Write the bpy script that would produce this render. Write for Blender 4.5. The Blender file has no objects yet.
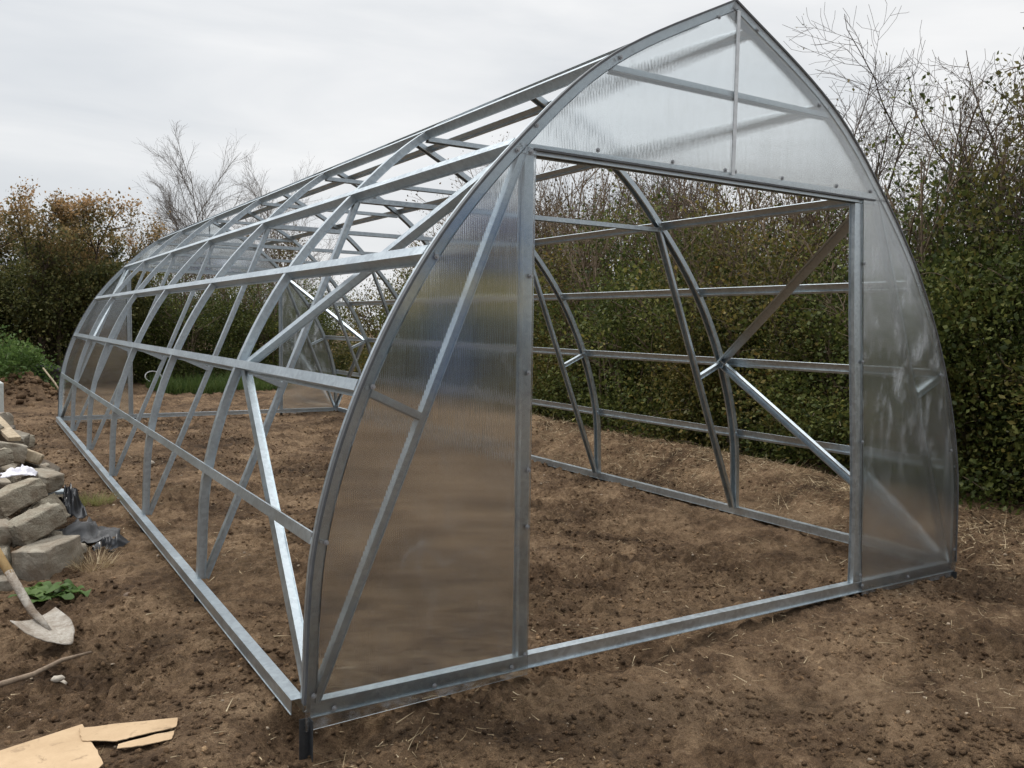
import bpy, bmesh, math, random
import numpy as np
from mathutils import Vector, Matrix

R = math.radians
scene = bpy.context.scene
col = scene.collection
rng = np.random.default_rng(7)

# ------------------------------------------------------------------ helpers
def tag(o, label=None, cat=None, group=None, kind=None):
    if label: o['label'] = label
    if cat: o['category'] = cat
    if group: o['group'] = group
    if kind: o['kind'] = kind
    return o

def mesh_arrays(name, V, F, mat, parent=None, smooth=False):
    """V: Nx3 floats, F: list of arrays of faces (each MxK)"""
    V = np.asarray(V, np.float32)
    if not isinstance(F, list): F = [F]
    F = [np.asarray(f, np.int32) for f in F if len(f)]
    me = bpy.data.meshes.new(name)
    me.vertices.add(len(V)); me.vertices.foreach_set('co', V.ravel())
    nl = sum(f.size for f in F); nf = sum(len(f) for f in F)
    me.loops.add(nl); me.polygons.add(nf)
    me.loops.foreach_set('vertex_index', np.concatenate([f.ravel() for f in F]))
    tot = np.concatenate([np.full(len(f), f.shape[1], np.int32) for f in F])
    st = np.concatenate([[0], np.cumsum(tot)[:-1]]).astype(np.int32)
    me.polygons.foreach_set('loop_start', st)
    me.polygons.foreach_set('loop_total', tot)
    if smooth: me.polygons.foreach_set('use_smooth', np.ones(nf, bool))
    me.update(calc_edges=True); me.validate()
    if mat: me.materials.append(mat)
    return link(name, me, parent)

def link(name, me, parent=None):
    o = bpy.data.objects.new(name, me); col.objects.link(o)
    if parent is not None: o.parent = parent
    return o

def empty(name, loc=(0, 0, 0), rz=0):
    o = bpy.data.objects.new(name, None); col.objects.link(o)
    o.location = loc; o.rotation_euler.z = rz; o.empty_display_size = .2
    return o

def copy_tree(o, parent=None):
    c = o.copy(); col.objects.link(c); c.parent = parent
    for ch in list(o.children): copy_tree(ch, c)
    return c

class MB:
    """collects polygons, links them as one mesh"""
    def __init__(s): s.v = []; s.f = []
    def add(s, vs, fs):
        b = len(s.v); s.v += [tuple(map(float, v)) for v in vs]
        s.f += [tuple(i + b for i in f) for f in fs]; return s
    def prism(s, rings, closed_caps=True):
        n = len(rings[0]); vs = [p for r in rings for p in r]; fs = []
        for k in range(len(rings) - 1):
            for i in range(n):
                j = (i + 1) % n
                fs.append((k*n+i, k*n+j, (k+1)*n+j, (k+1)*n+i))
        if closed_caps:
            fs.append(tuple(reversed(range(n)))); fs.append(tuple((len(rings)-1)*n + i for i in range(n)))
        return s.add(vs, fs)
    def tube(s, pts, rad, n=8):
        pts = [Vector(p) for p in pts]; rings = []
        if not hasattr(rad, '__len__'): rad = [rad]*len(pts)
        a = None
        for i, p in enumerate(pts):
            t = (pts[min(i+1, len(pts)-1)] - pts[max(i-1, 0)]).normalized()
            if a is None: a = t.orthogonal().normalized()
            a = (a - t*a.dot(t)).normalized(); b = t.cross(a)
            rings.append([p + (a*math.cos(q) + b*math.sin(q))*rad[i] for q in [2*math.pi*k/n for k in range(n)]])
        return s.prism(rings)
    def box(s, c, sz, M=None):
        c = Vector(c); h = Vector(sz)/2
        vs = [Vector((x*h.x, y*h.y, z*h.z)) for x in (-1, 1) for y in (-1, 1) for z in (-1, 1)]
        if M: vs = [M @ v for v in vs]
        return s.add([c + v for v in vs], [(0,1,3,2),(4,6,7,5),(0,4,5,1),(2,3,7,6),(0,2,6,4),(1,5,7,3)])
    def build(s, name, mat, parent=None, smooth=False, bevel=0):
        me = bpy.data.meshes.new(name); me.from_pydata(s.v, [], s.f)
        if smooth:
            for p in me.polygons: p.use_smooth = True
        me.materials.append(mat); me.update()
        o = link(name, me, parent)
        if bevel:
            m = o.modifiers.new('bevel', 'BEVEL'); m.width = bevel; m.segments = 2; m.limit_method = 'ANGLE'
        return o

# vectorised gradient-free value noise
def _h(ix, iy, iz, s):
    n = (ix.astype(np.int64)*374761393 + iy.astype(np.int64)*668265263 + iz.astype(np.int64)*2147483647 + s*1274126177) & 0xffffffff
    n = ((n ^ (n >> 13))*1274126177) & 0xffffffff
    n = (n ^ (n >> 16)) & 0xffffffff
    n = (n*2246822519) & 0xffffffff
    return ((n ^ (n >> 15)) & 0xffffff)/float(0xffffff)
def noise(x, y, z=None, s=0):
    x = np.asarray(x, float); y = np.asarray(y, float)
    z = np.zeros_like(x) if z is None else np.asarray(z, float)
    ix, iy, iz = np.floor(x), np.floor(y), np.floor(z)
    fx, fy, fz = x-ix, y-iy, z-iz
    q = lambda t: t*t*t*(t*(t*6-15)+10)
    u, v, w = q(fx), q(fy), q(fz); r = 0
    for a in (0, 1):
        for b in (0, 1):
            for c in ((0, 1) if np.any(fz) else (0,)):
                r = r + _h(ix+a, iy+b, iz+c, s)*(u if a else 1-u)*(v if b else 1-v)*(w if c else 1-w)
    return r*2-1
def fbm(x, y, sc, octs=4, s=0, gain=.5):
    r = 0; a = 1; t = 0
    for k in range(octs):
        c, d = math.cos(.7*k+s), math.sin(.7*k+s)
        r = r + a*noise((x*c-y*d)*sc + 17.3*k, (x*d+y*c)*sc - 9.1*k, None, s+k); t += a
        a *= gain; sc *= 2.03
    return r/t

# ------------------------------------------------------------------ materials
class N:
    def __init__(s, name):
        s.m = bpy.data.materials.new(name); s.m.use_nodes = True; s.t = s.m.node_tree; s.t.nodes.clear()
        s.out = s('OutputMaterial')
    def __call__(s, typ, ins=None, **kw):
        n = s.t.nodes.new('ShaderNode'+typ)
        for k, v in kw.items(): setattr(n, k, v)
        for k, v in (ins or {}).items():
            if isinstance(v, bpy.types.NodeSocket): s.t.links.new(v, n.inputs[k])
            else: n.inputs[k].default_value = v
        return n
    def link(s, a, b): s.t.links.new(a, b)
    def ramp(s, fac, stops, interp='LINEAR'):
        n = s('ValToRGB', {0: fac}); cr = n.color_ramp; cr.interpolation = interp
        while len(cr.elements) < len(stops): cr.elements.new(.5)
        for e, (p, c) in zip(cr.elements, stops):
            e.position = p; e.color = (*c, 1) if len(c) == 3 else c
        return n.outputs[0]
    def noise(s, vec, scale, detail=4, rough=.55, dist=0):
        return s('TexNoise', {'Vector': vec, 'Scale': scale, 'Detail': detail, 'Roughness': rough, 'Distortion': dist}).outputs[0]
    def coord(s, which='Object'): return s('TexCoord').outputs[which]
    def math(s, op, a, b=0.0, c=0.0, clamp=False):
        n = s('Math', operation=op, use_clamp=clamp)
        for i, v in enumerate((a, b, c)):
            if isinstance(v, bpy.types.NodeSocket): s.link(v, n.inputs[i])
            else: n.inputs[i].default_value = v
        return n.outputs[0]
    def mix(s, f, a, b, blend='MIX'):
        n = s('Mix', data_type='RGBA', blend_type=blend)
        for i, v in ((0, f), (6, a), (7, b)):
            if isinstance(v, bpy.types.NodeSocket): s.link(v, n.inputs[i])
            elif i == 0: n.inputs[0].default_value = v
            else: n.inputs[i].default_value = (*v, 1)
        return n.outputs[2]
    def bump(s, h, strength=.5, dist=.01, normal=None):
        ins = {'Height': h, 'Strength': strength, 'Distance': dist}
        if normal: ins['Normal'] = normal
        return s('Bump', ins).outputs[0]
    def principled(s, color, rough=.7, metal=0, normal=None, spec=.5):
        ins = {'Roughness': rough, 'Metallic': metal, 'Specular IOR Level': spec}
        ins['Base Color'] = color if isinstance(color, bpy.types.NodeSocket) else (*color, 1)
        if normal: ins['Normal'] = normal
        p = s('BsdfPrincipled', ins); s.link(p.outputs[0], s.out.inputs[0]); return p

def mat_soil(name='soil', crumb=False):
    m = N(name); P = m('NewGeometry').outputs['Position']
    big = m.noise(P, .9, 5, .6, .6); mid = m.noise(P, 5, 6, .65, .3); fine = m.noise(P, 38, 6, .78); grain = m.noise(P, 260, 2, .6)
    a = m.math('ADD', m.math('MULTIPLY', big, .75), m.math('MULTIPLY', mid, .6))
    a = m.math('ADD', a, m.math('MULTIPLY', fine, .50))
    wet = m.ramp(m.math('ADD', m.math('MULTIPLY', m.noise(P, 1.5, 6, .68, .8), .8), m.math('MULTIPLY', m.noise(P, 26, 5, .75, .4), .45)), [(.56, (1.22, 1.22, 1.22)), (.67, (.74, .70, .68)), (.78, (.40, .37, .35))])
    c = m.ramp(m.math('SUBTRACT', a, .43), [(.27, (.052, .033, .018)), (.40, (.108, .069, .038)), (.53, (.172, .112, .064)), (.69, (.265, .182, .108))])
    c = m.mix(1, c, wet, 'MULTIPLY')
    g = m.ramp(grain, [(.3, (.45, .45, .45)), (.7, (1.5, 1.5, 1.5))])
    c = m.mix(1, c, g, 'MULTIPLY')
    if crumb: c = m.mix(1, c, m.ramp(m('NewGeometry').outputs['Random Per Island'], [(0, (.72, .70, .69)), (.55, (1.0, .99, .98)), (.85, (1.25, 1.22, 1.18)), (1, (1.9, 1.85, 1.75))]), 'MULTIPLY')
    vo = m('TexVoronoi', {'Vector': P, 'Scale': 70, 'Randomness': 1}); 
    sp = m.math('LESS_THAN', vo.outputs['Distance'], m.math('MULTIPLY', m('SeparateColor', {0: vo.outputs['Color']}).outputs[0], .17))
    gate = m.math('GREATER_THAN', m('SeparateColor', {0: vo.outputs['Color']}).outputs[1], .86)
    c = m.mix(m.math('MULTIPLY', sp, gate), c, (.34, .27, .2))
    hsum = m.math('ADD', m.math('MULTIPLY', fine, .7), m.math('MULTIPLY', grain, .22))
    nrm = m.bump(m.math('ADD', hsum, m.math('MULTIPLY', mid, 1.3)), 1.0, .035)
    m.principled(c, .93, 0, nrm, .2); return m.m

def mat_zinc():
    m = N('galvanised_steel'); P = m.coord('Object')
    v = m('TexVoronoi', {'Vector': P, 'Scale': 55}); sp = m('SeparateColor', {0: v.outputs['Color']}).outputs[0]
    n1 = m.noise(P, 2.5, 5, .6); n2 = m.noise(P, 90, 3, .6)
    f = m.math('ADD', m.math('MULTIPLY', sp, .3), m.math('MULTIPLY', n1, .7))
    c = m.ramp(f, [(.3, (.43, .48, .51)), (.5, (.50, .555, .585)), (.72, (.575, .63, .655))])
    r = m.math('ADD', m.math('MULTIPLY', n1, .22), m.math('MULTIPLY', sp, .08)); r = m.math('ADD', r, .22)
    m.principled(c, m.math('ADD', r, .03), .96, m.bump(n2, .02, .001)); return m.m

def simple(name, c, rough=.7, metal=0, var=.25, scale=20, bump=.2, spec=.4):
    m = N(name); P = m.coord('Object'); n1 = m.noise(P, scale, 6, .65); n2 = m.noise(P, scale*7, 3, .6)
    f = m.math('ADD', m.math('MULTIPLY', n1, .7), m.math('MULTIPLY', n2, .3))
    lo = tuple(x*(1-var) for x in c); hi = tuple(min(1, x*(1+var)) for x in c)
    m.principled(m.ramp(f, [(.3, lo), (.7, hi)]), rough, metal, m.bump(f, bump, .01), spec); return m.m

def mat_panel():
    """twin-wall sheet: clear plastic, vertical flutes spread the view sideways, faint milky film and dried smears"""
    m = N('polycarbonate_sheet'); P = m.coord('Object')
    sx = m('SeparateXYZ', {0: P})
    comb = m('CombineXYZ', {0: m.math('MULTIPLY', sx.outputs[0], 1.0), 1: 0.0, 2: m.math('MULTIPLY', sx.outputs[2], .003)}).outputs[0]
    fl = m('TexWave', {'Vector': comb, 'Scale': 34, 'Distortion': .6, 'Detail': 2}, wave_type='BANDS', bands_direction='X').outputs[1]
    st = m.noise(comb, 160, 3, .7)
    h = m.math('ADD', m.math('MULTIPLY', fl, .8), m.math('MULTIPLY', st, 1.2))
    nb = m.bump(h, .24, .002)
    warp = m.bump(m.noise(P, 2, 1), .08, .02)
    sm = m.noise(P, 3.2, 6, .72, 1.2)
    film = m.ramp(sm, [(.40, (.022, .022, .022)), (.62, (.04, .04, .04)), (.74, (.15, .15, .15))])
    sp = m.ramp(m.noise(P, 38, 4, .75, .8), [(.66, (0, 0, 0)), (.74, (1, 1, 1))])
    film = m.math('ADD', film, m.math('MULTIPLY', sp, .08))
    dv = m('Mapping', {0: P, 3: (7.5, 1, 2.6)}).outputs[0]
    drip = m.ramp(m.noise(dv, 1.0, 6, .72, .5), [(.50, (0, 0, 0)), (.60, (.5, .5, .5)), (.68, (1, 1, 1))])
    zone = m.math('GREATER_THAN', sx.outputs[0], 1.05); zb = m('MapRange', {0: sx.outputs[2], 1: .55, 2: 1.15, 3: 0.0, 4: 1.0}).outputs[0]; zt = m('MapRange', {0: sx.outputs[2], 1: 1.7, 2: 2.3, 3: 1.0, 4: .25}).outputs[0]
    zone = m.math('MULTIPLY', zone, m.math('MULTIPLY', zb, zt))
    film = m.math('ADD', film, m.math('MULTIPLY', drip, m.math('ADD', .03, m.math('MULTIPLY', zone, .55))))
    film = m.math('ADD', film, m.math('MULTIPLY', zone, .02))
    film = m.math('ADD', film, m.math('MULTIPLY', m.math('MULTIPLY', m.math('GREATER_THAN', sx.outputs[0], 1.05), m.math('LESS_THAN', sx.outputs[2], 2.394)), .028))
    splash = m.ramp(m.noise(P, 11, 6, .75, .6), [(.48, (0, 0, 0)), (.68, (1, 1, 1))])
    film = m.math('ADD', film, m.math('MULTIPLY', splash, m.math('MULTIPLY', m.math('LESS_THAN', sx.outputs[2], -.058), .4)))
    refr = m('BsdfRefraction', {'Color': (.90, .925, .93, 1), 'Roughness': .09, 'IOR': 1.22, 'Normal': nb})
    dif = m('BsdfTranslucent', {'Color': (.75, .78, .8, 1)})
    dif2 = m('BsdfDiffuse', {'Color': (.72, .75, .77, 1)})
    hz = m('MixShader', {0: .5, 1: dif.outputs[0], 2: dif2.outputs[0]})
    body = m('MixShader', {0: film, 1: refr.outputs[0], 2: hz.outputs[0]})
    gl = m('BsdfGlossy', {'Color': (1, 1, 1, 1), 'Roughness': .09, 'Normal': warp})
    fr = m('Fresnel', {'IOR': 1.5}).outputs[0]
    fr = m.math('MULTIPLY_ADD', fr, .75, .085, clamp=True)
    o = m('MixShader', {0: fr, 1: body.outputs[0], 2: gl.outputs[0]})
    m.link(o.outputs[0], m.out.inputs[0]); return m.m

def mat_leaf(name, stops, transl=.4, zramp=None, rough=.5):
    """per-leaf and per-plant colour; zramp adds (z0, z1, stops2) autumn colour with height"""
    m = N(name); g = m('NewGeometry'); r = g.outputs['Random Per Island']
    oi = m('ObjectInfo').outputs['Random']
    P = g.outputs['Position']
    n = m.noise(P, 1.7, 3, .6)
    f = m.math('ADD', m.math('MULTIPLY', r, .5), m.math('ADD', m.math('MULTIPLY', n, .75), m.math('MULTIPLY', m.math('SUBTRACT', oi, .5), .12)))
    f = m.math('SUBTRACT', f, .12)
    c = m.ramp(f, stops)
    if zramp:
        z0, z1, st2 = zramp
        z = m('SeparateXYZ', {0: m.coord('Object')}).outputs[2]
        zz = m.math('ADD', m.math('DIVIDE', m.math('SUBTRACT', z, z0), z1-z0), m.math('MULTIPLY', m.math('SUBTRACT', n, .5), 1.8))
        zz = m.math('ADD', zz, m.math('MULTIPLY', m.math('SUBTRACT', r, .5), .5), clamp=True)
        c = m.mix(zz, c, m.ramp(f, st2))
    p = m('BsdfPrincipled', {'Base Color': c, 'Roughness': rough, 'Specular IOR Level': .22})
    t = m('BsdfTranslucent', {'Color': c})
    o = m('MixShader', {0: transl, 1: p.outputs[0], 2: t.outputs[0]})
    m.link(o.outputs[0], m.out.inputs[0]); return m.m

def mat_concrete(name, c0, c1, speck=.5):
    m = N(name); P = m.coord('Object'); oi = m('ObjectInfo').outputs['Random']
    n1 = m.noise(P, 5, 6, .65, .5); n2 = m.noise(P, 75, 3, .65)
    f = m.math('ADD', m.math('MULTIPLY', n1, .55), m.math('MULTIPLY', n2, speck))
    c = m.ramp(f, [(.32, c0), (.62, c1)])
    dirt = m.ramp(m.noise(P, 3.3, 5, .7, .8), [(.42, (0, 0, 0)), (.62, (1, 1, 1))])
    c = m.mix(m.math('MULTIPLY', dirt, .75), c, (.14, .10, .068))
    c = m.mix(1, c, m.ramp(oi, [(0, (.85, .85, .85)), (1, (1.12, 1.1, 1.06))]), 'MULTIPLY')
    m.principled(c, .92, 0, m.bump(f, .8, .02), .2); return m.m

def mat_board():
    m = N('tan_board'); P = m.coord('Object'); n1 = m.noise(P, 6, 5, .6); n2 = m.noise(P, 120, 2)
    c = m.ramp(m.math('ADD', m.math('MULTIPLY', n1, .8), m.math('MULTIPLY', n2, .2)), [(.3, (.40, .28, .165)), (.7, (.53, .385, .24))])
    d = m.ramp(m.noise(P, 9, 6, .7, .6), [(.56, (0, 0, 0)), (.70, (1, 1, 1))])
    c = m.mix(m.math('MULTIPLY', d, .8), c, (.13, .085, .05))
    m.principled(c, .85, 0, m.bump(n1, .2, .01), .2); return m.m

def mat_bark(name, c0, c1, scale=18):
    m = N(name); P = m.coord('Object')
    st = m('Mapping', {0: P, 3: (1, 1, .25)}).outputs[0]
    n1 = m.noise(st, scale, 5, .65)
    m.principled(m.ramp(n1, [(.3, c0), (.7, c1)]), .9, 0, m.bump(n1, .5, .02), .2); return m.m

SOIL = mat_soil(); CRUMB = mat_soil('soil_crumb', True); ZINC = mat_zinc(); PANEL = mat_panel()
SEAL = simple('rubber_edging', (.085, .09, .095), .5)
BOLT = simple('zinc_bolt', (.33, .34, .35), .45, .6, .2)
STRIP = simple('clear_joint_strip', (.62, .65, .66), .4)
DARK1 = [(.2, (.026, .038, .010)), (.45, (.070, .090, .022)), (.7, (.15, .165, .045)), (.92, (.30, .25, .065))]
OLIVE = [(.2, (.045, .046, .013)), (.45, (.105, .100, .027)), (.7, (.175, .145, .042)), (.92, (.32, .20, .055))]
RUST = [(.2, (.16, .092, .046)), (.5, (.36, .21, .10)), (.75, (.50, .31, .15)), (.95, (.52, .38, .17))]
FRESH = [(.2, (.05, .09, .022)), (.5, (.10, .165, .045)), (.8, (.17, .24, .075)), (1, (.24, .28, .1))]
LEAF_DARK = mat_leaf('dark_evergreen_leaf', DARK1)
LEAF_OLIVE = mat_leaf('olive_hedge_leaf', OLIVE)
LEAF_AUTUMN = mat_leaf('turning_autumn_leaf', [(.2, (.050, .062, .022)), (.5, (.115, .125, .042)), (.8, (.21, .19, .066))], zramp=(3.0, 5.0, RUST))
LEAF_FRESH = mat_leaf('fresh_green_leaf', FRESH)
LEAF_IVY = mat_leaf('ivy_leaf', [(.2, (.05, .040, .02)), (.5, (.11, .082, .042)), (.9, (.19, .14, .065))])
GRASS = mat_leaf('grass_blade', [(.2, (.04, .075, .018)), (.5, (.08, .125, .03)), (.85, (.15, .18, .06))])
DRYGRASS = mat_leaf('dry_straw', [(.1, (.20, .135, .072)), (.5, (.40, .30, .175)), (.9, (.60, .49, .32))], .15)
BARK = mat_bark('grey_brown_bark', (.055, .042, .032), (.13, .10, .078))
TWIG = mat_bark('brown_twig', (.13, .097, .068), (.28, .21, .148))
PALEBARK = mat_bark('pale_birch_twig', (.10, .085, .07), (.22, .19, .165))

# ------------------------------------------------------------------ ground
def sstep(a, b, x):
    t = np.clip((x-a)/(b-a), 0, 1); return t*t*(3-2*t)
FEET = [(s*2.30, 2.0*k) for s in (-1, 1) for k in range(7)]
def ground_z(x, y, detail=True):
    x = np.asarray(x, float); y = np.asarray(y, float)
    h = -.125 + .035*fbm(x, y, .55, 2, 3)
    # dug-out strip outside the left wall
    h = h + .055*np.exp(-((x-2.2)/.55)**2)*sstep(.8, 2, y)
    h = h + .028*np.exp(-((x+2.42)/.35)**2)*sstep(-.6, .2, y)*(1-sstep(11.8, 12.6, y))
    for (px, py) in FEET:
        dep = .045 if px < 0 else .0
        if py == 0: continue
        h = h - dep*np.exp(-(((x-px)/.17)**2 + ((y-py)/.2)**2))
    h = h - .145*np.exp(-(((x+2.25)/.27)**2 + ((y+.04)/.23)**2)**2)
    h = h + .048*sstep(-.5, 1.1, x)*np.exp(-((y+.25)/.6)**2)
    # hollow beside the doorway and a low spot under the door sill
    h = h - .06*np.exp(-(((x-1.15)/.16)**2 + ((y-.16)/.13)**2)) - .08*np.exp(-(((x+.75)/.5)**2 + ((y-.03)/.13)**2))
    # raked bank between the right wall and the hedge
    cr = 3.45 + .22*fbm(y, y*0+3.1, .4, 2, 9)
    amp = (.10 + .22*sstep(.6, 2.4, y))*(1-.7*sstep(12, 15, y))*sstep(-2.5, .2, y)
    w = np.where(x < cr, .48, 1.1)
    h = h + amp*np.exp(-((x-cr)/w)**2)*(1+.35*fbm(x, y, 1.7, 3, 21))
    h = h + .06*sstep(3.6, 5, x)
    # rubble mound at the left, soil heap at the far left
    h = h + .34*np.exp(-(np.maximum(0, x+3.75)/.42)**2 - (np.maximum(0, np.abs(y-5.4)-1.5)/.75)**2)
    h = h + .55*np.exp(-(((x+2.75)/.85)**2 + ((y-15.9)/1.0)**2))*(1+.3*fbm(x, y, 2.2, 3, 5))
    # far field rises gently behind the hedges
    far = np.hypot(x, y-6)
    h = h + .0*far
    if detail:
        near = 1-sstep(16, 30, far)
        cl = fbm(x, y, 2.3, 3, 11); d = fbm(x, y, 8, 3, 31); e = fbm(x, y, 27, 2, 41)
        rough = .55 + .6*sstep(-.2, .35, fbm(x, y, .9, 2, 77))
        h = h + near*(.030*cl + rough*(.055*np.abs(d)*1.4 - .024 + .032*e)*(1-.9*np.exp(-(((x+3.2)/.65)**2 + ((y-.2)/.42)**2)**2)))
    return h
def gz(x, y): return float(ground_z(np.array([x]), np.array([y]), False)[0])

def grid_line(a, b, d0, lo, hi, growth=1.07):
    core = list(np.arange(a, b+1e-6, d0)); d = d0; v = b; up = []
    while v < hi: d = d*growth; v += d; up.append(v)
    d = d0; v = a; dn = []
    while v > lo: d = d*growth; v -= d; dn.append(v)
    return np.array(dn[::-1]+core+up)
gx = grid_line(-4.0, 3.4, .0165, -160, 160, 1.045)
gy = grid_line(-1.8, 4.2, .0165, -120, 200, 1.022)
X, Y = np.meshgrid(gx, gy, indexing='ij')
Z = ground_z(X.ravel(), Y.ravel())
nx, ny = len(gx), len(gy)
I = np.arange(nx*ny).reshape(nx, ny)
Fq = np.stack([I[:-1, :-1], I[1:, :-1], I[1:, 1:], I[:-1, 1:]], -1).reshape(-1, 4)
g = mesh_arrays('ground', np.stack([X.ravel(), Y.ravel(), Z], 1), Fq, SOIL, smooth=True)
tag(g, kind='structure', label='bare raked brown soil of the garden plot')

# --- loose stuff on the soil
def ico():
    t = (1+5**.5)/2
    v = np.array([(-1,t,0),(1,t,0),(-1,-t,0),(1,-t,0),(0,-1,t),(0,1,t),(0,-1,-t),(0,1,-t),(t,0,-1),(t,0,1),(-t,0,-1),(-t,0,1)], float)
    f = np.array([(0,11,5),(0,5,1),(0,1,7),(0,7,10),(0,10,11),(1,5,9),(5,11,4),(11,10,2),(10,7,6),(7,1,8),(3,9,4),(3,4,2),(3,2,6),(3,6,8),(3,8,9),(4,9,5),(2,4,11),(6,2,10),(8,6,7),(9,8,1)])
    return v/np.linalg.norm(v[0]), f
def ico2():
    v, f = ico(); v = [tuple(p) for p in v]; cache = {}; out = []
    def mid(a, b):
        k = (min(a, b), max(a, b))
        if k not in cache:
            p = (np.array(v[a])+np.array(v[b]))/2; v.append(tuple(p/np.linalg.norm(p))); cache[k] = len(v)-1
        return cache[k]
    for a, b, c in f:
        x, y, z = mid(a, b), mid(b, c), mid(c, a); out += [(a, x, z), (b, y, x), (c, z, y), (x, y, z)]
    return np.array(v), np.array(out)
def rand_rot(n):
    q = rng.normal(size=(n, 4)); q /= np.linalg.norm(q, axis=1)[:, None]; w, x, y, z = q.T
    return np.stack([1-2*(y*y+z*z), 2*(x*y-z*w), 2*(x*z+y*w), 2*(x*y+z*w), 1-2*(x*x+z*z), 2*(y*z-x*w), 2*(x*z-y*w), 2*(y*z+x*w), 1-2*(x*x+y*y)], 1).reshape(n, 3, 3)
def near_points(n, x0=-4.3, x1=4.6, y0=-1.9, y1=13.5, pw=1.9):
    yy = y0 + (y1-y0)*rng.random(n)**pw; xx = x0 + (x1-x0)*rng.random(n)
    return xx, yy
def lumps(name, n, smin, smax, mat, flat=.7, pts=None, sub=False, sink=.3):
    V, F = ico2() if sub else ico()
    xx, yy = near_points(n) if pts is None else pts; n = len(xx)
    s = smin*(smax/smin)**(rng.random(n)**2.2)
    zz = ground_z(xx, yy)
    P = V[None]*(1+.35*(rng.random((n, len(V), 1))-.5))*np.stack([s, s*(.6+.4*rng.random(n)), s*(.5+.5*rng.random(n))], 1)[:, None]
    P = np.einsum('nij,nvj->nvi', rand_rot(n), P); P[:, :, 2] *= flat
    P += np.stack([xx, yy, zz + s*flat*(1-sink*2)*.5], 1)[:, None]
    Fa = (F[None] + (np.arange(n)*len(V))[:, None, None]).reshape(-1, 3)
    return mesh_arrays(name, P.reshape(-1, 3), Fa, mat, smooth=sub)
xx, yy = near_points(150000)
keep = 1.1*fbm(xx, yy, 1.3, 3, 77) + .42*rng.random(len(xx)) > .12
o = lumps('soil_clods', 0, .0024, .022, CRUMB, .7, (xx[keep], yy[keep])); tag(o, 'small loose crumbs of brown soil over the plot', kind='stuff')
hx = -2.75+rng.normal(size=700)*.55; hy = 15.9+rng.normal(size=700)*.6
o = lumps('heap_clods', 0, .02, .11, CRUMB, .7, (hx, hy)); tag(o, 'clods of turned earth on the soil heap at the far left', kind='stuff')
STONE = simple('pale_stone', (.42, .37, .30), .85, 0, .35, 14, .3); PEB = simple('brown_pebble', (.30, .235, .165), .9, 0, .6, 3, .3)
o = lumps('pebbles', 1500, .003, .017, PEB, .7); tag(o, 'small pale pebbles scattered in the soil', kind='stuff')

def blades(base, dirs, length, width, bend, nseg=3, up=None):
    """curved tapering ribbons: base Nx3, dirs Nx3"""
    n = len(base); d = dirs/np.linalg.norm(dirs, axis=1)[:, None]
    side = np.cross(d, rng.normal(size=(n, 3))); side /= np.linalg.norm(side, axis=1)[:, None]
    bd = np.cross(side, d) if up is None else np.tile(up, (n, 1))
    V = []; 
    for k in range(nseg+1):
        t = k/nseg; c = base + d*(length*t)[:, None] + bd*(bend*t*t)[:, None]; w = width*(1-.85*t)
        V += [c - side*w[:, None], c + side*w[:, None]]
    V = np.stack(V, 1); m = V.shape[1]
    f = np.array([(2*k, 2*k+1, 2*k+3, 2*k+2) for k in range(nseg)])
    F = (f[None] + (np.arange(n)*m)[:, None, None]).reshape(-1, 4)
    return V.reshape(-1, 3), F
def straw(n, pts, lmin, lmax, w, lift):
    xx, yy = pts; n = len(xx); a = rng.random(n)*6.283
    d = np.stack([np.cos(a), np.sin(a), rng.normal(size=n)*lift], 1)
    base = np.stack([xx, yy, ground_z(xx, yy)+.006], 1); L = lmin+(lmax-lmin)*rng.random(n)**2
    return blades(base, d, L, np.full(n, w)*(.5+rng.random(n)), L*rng.normal(size=n)*.35)
xa, ya = near_points(15000)
k = fbm(xa, ya, 1.1, 2, 55) > -.22; xa, ya = xa[k], ya[k]
yb = rng.random(15000)*13 - .2; xb = 3.4 + rng.normal(size=15000)*.5
kb = xb > 2.45; xb, yb = xb[kb], yb[kb]
V1, F1 = straw(0, (xa, ya), .015, .12, .0020, .2); V2, F2 = straw(0, (xb, yb), .03, .17, .0022, .35)
o = mesh_arrays('straw_litter', np.concatenate([V1, V2]), np.concatenate([F1, F2+len(V1)]), DRYGRASS); tag(o, 'dry straw and root bits strewn over the soil', kind='stuff')

# ------------------------------------------------------------------ greenhouse
gh = empty('greenhouse')
tag(gh, 'galvanised steel greenhouse frame with pointed arches, clear panels on its end walls only', 'greenhouse')
HW = [2.326, 2.280, 2.086, 1.770, 1.336, .804, 0.0]
HZ = [0.0, .678, 1.314, 1.902, 2.424, 2.898, 3.322]
LEN = 12.0
def arch_curve(n=48):
    """left half, base to apex, smooth through the purlin lines"""
    P = [Vector((-a, 0, b)) for a, b in zip(HW, HZ)]
    ext = [P[0]*2-P[1]] + P + [P[-1] + (P[-1]-P[-2])*.9 + Vector((0, 0, -.03))]
    out = []; seg = n//6
    for i in range(6):
        p0, p1, p2, p3 = ext[i:i+4]
        for k in range(seg):
            t = k/seg
            out.append(.5*((2*p1) + (p2-p0)*t + (2*p0-5*p1+4*p2-p3)*t*t + (3*p1-p0-3*p2+p3)*t**3))
    out.append(P[-1]); return out
ARCH = arch_curve()
def norms(pts, side=1):
    out = []
    for i in range(len(pts)):
        t = (pts[min(i+1, len(pts)-1)]-pts[max(i-1, 0)]).normalized()
        n = Vector((-t.z, 0, t.x)); out.append(n if n.x*side < 0 or True else -n)
    return out
def hat(w, d, l, t=.003):
    a = w/2
    return [(-a-l, -d), (-a-l, -d+t), (-a, -d+t), (-a, 0), (a, 0), (a, -d+t), (a+l, -d+t), (a+l, -d), (a-t, -d), (a-t, -t), (-a+t, -t), (-a+t, -d)]
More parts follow.
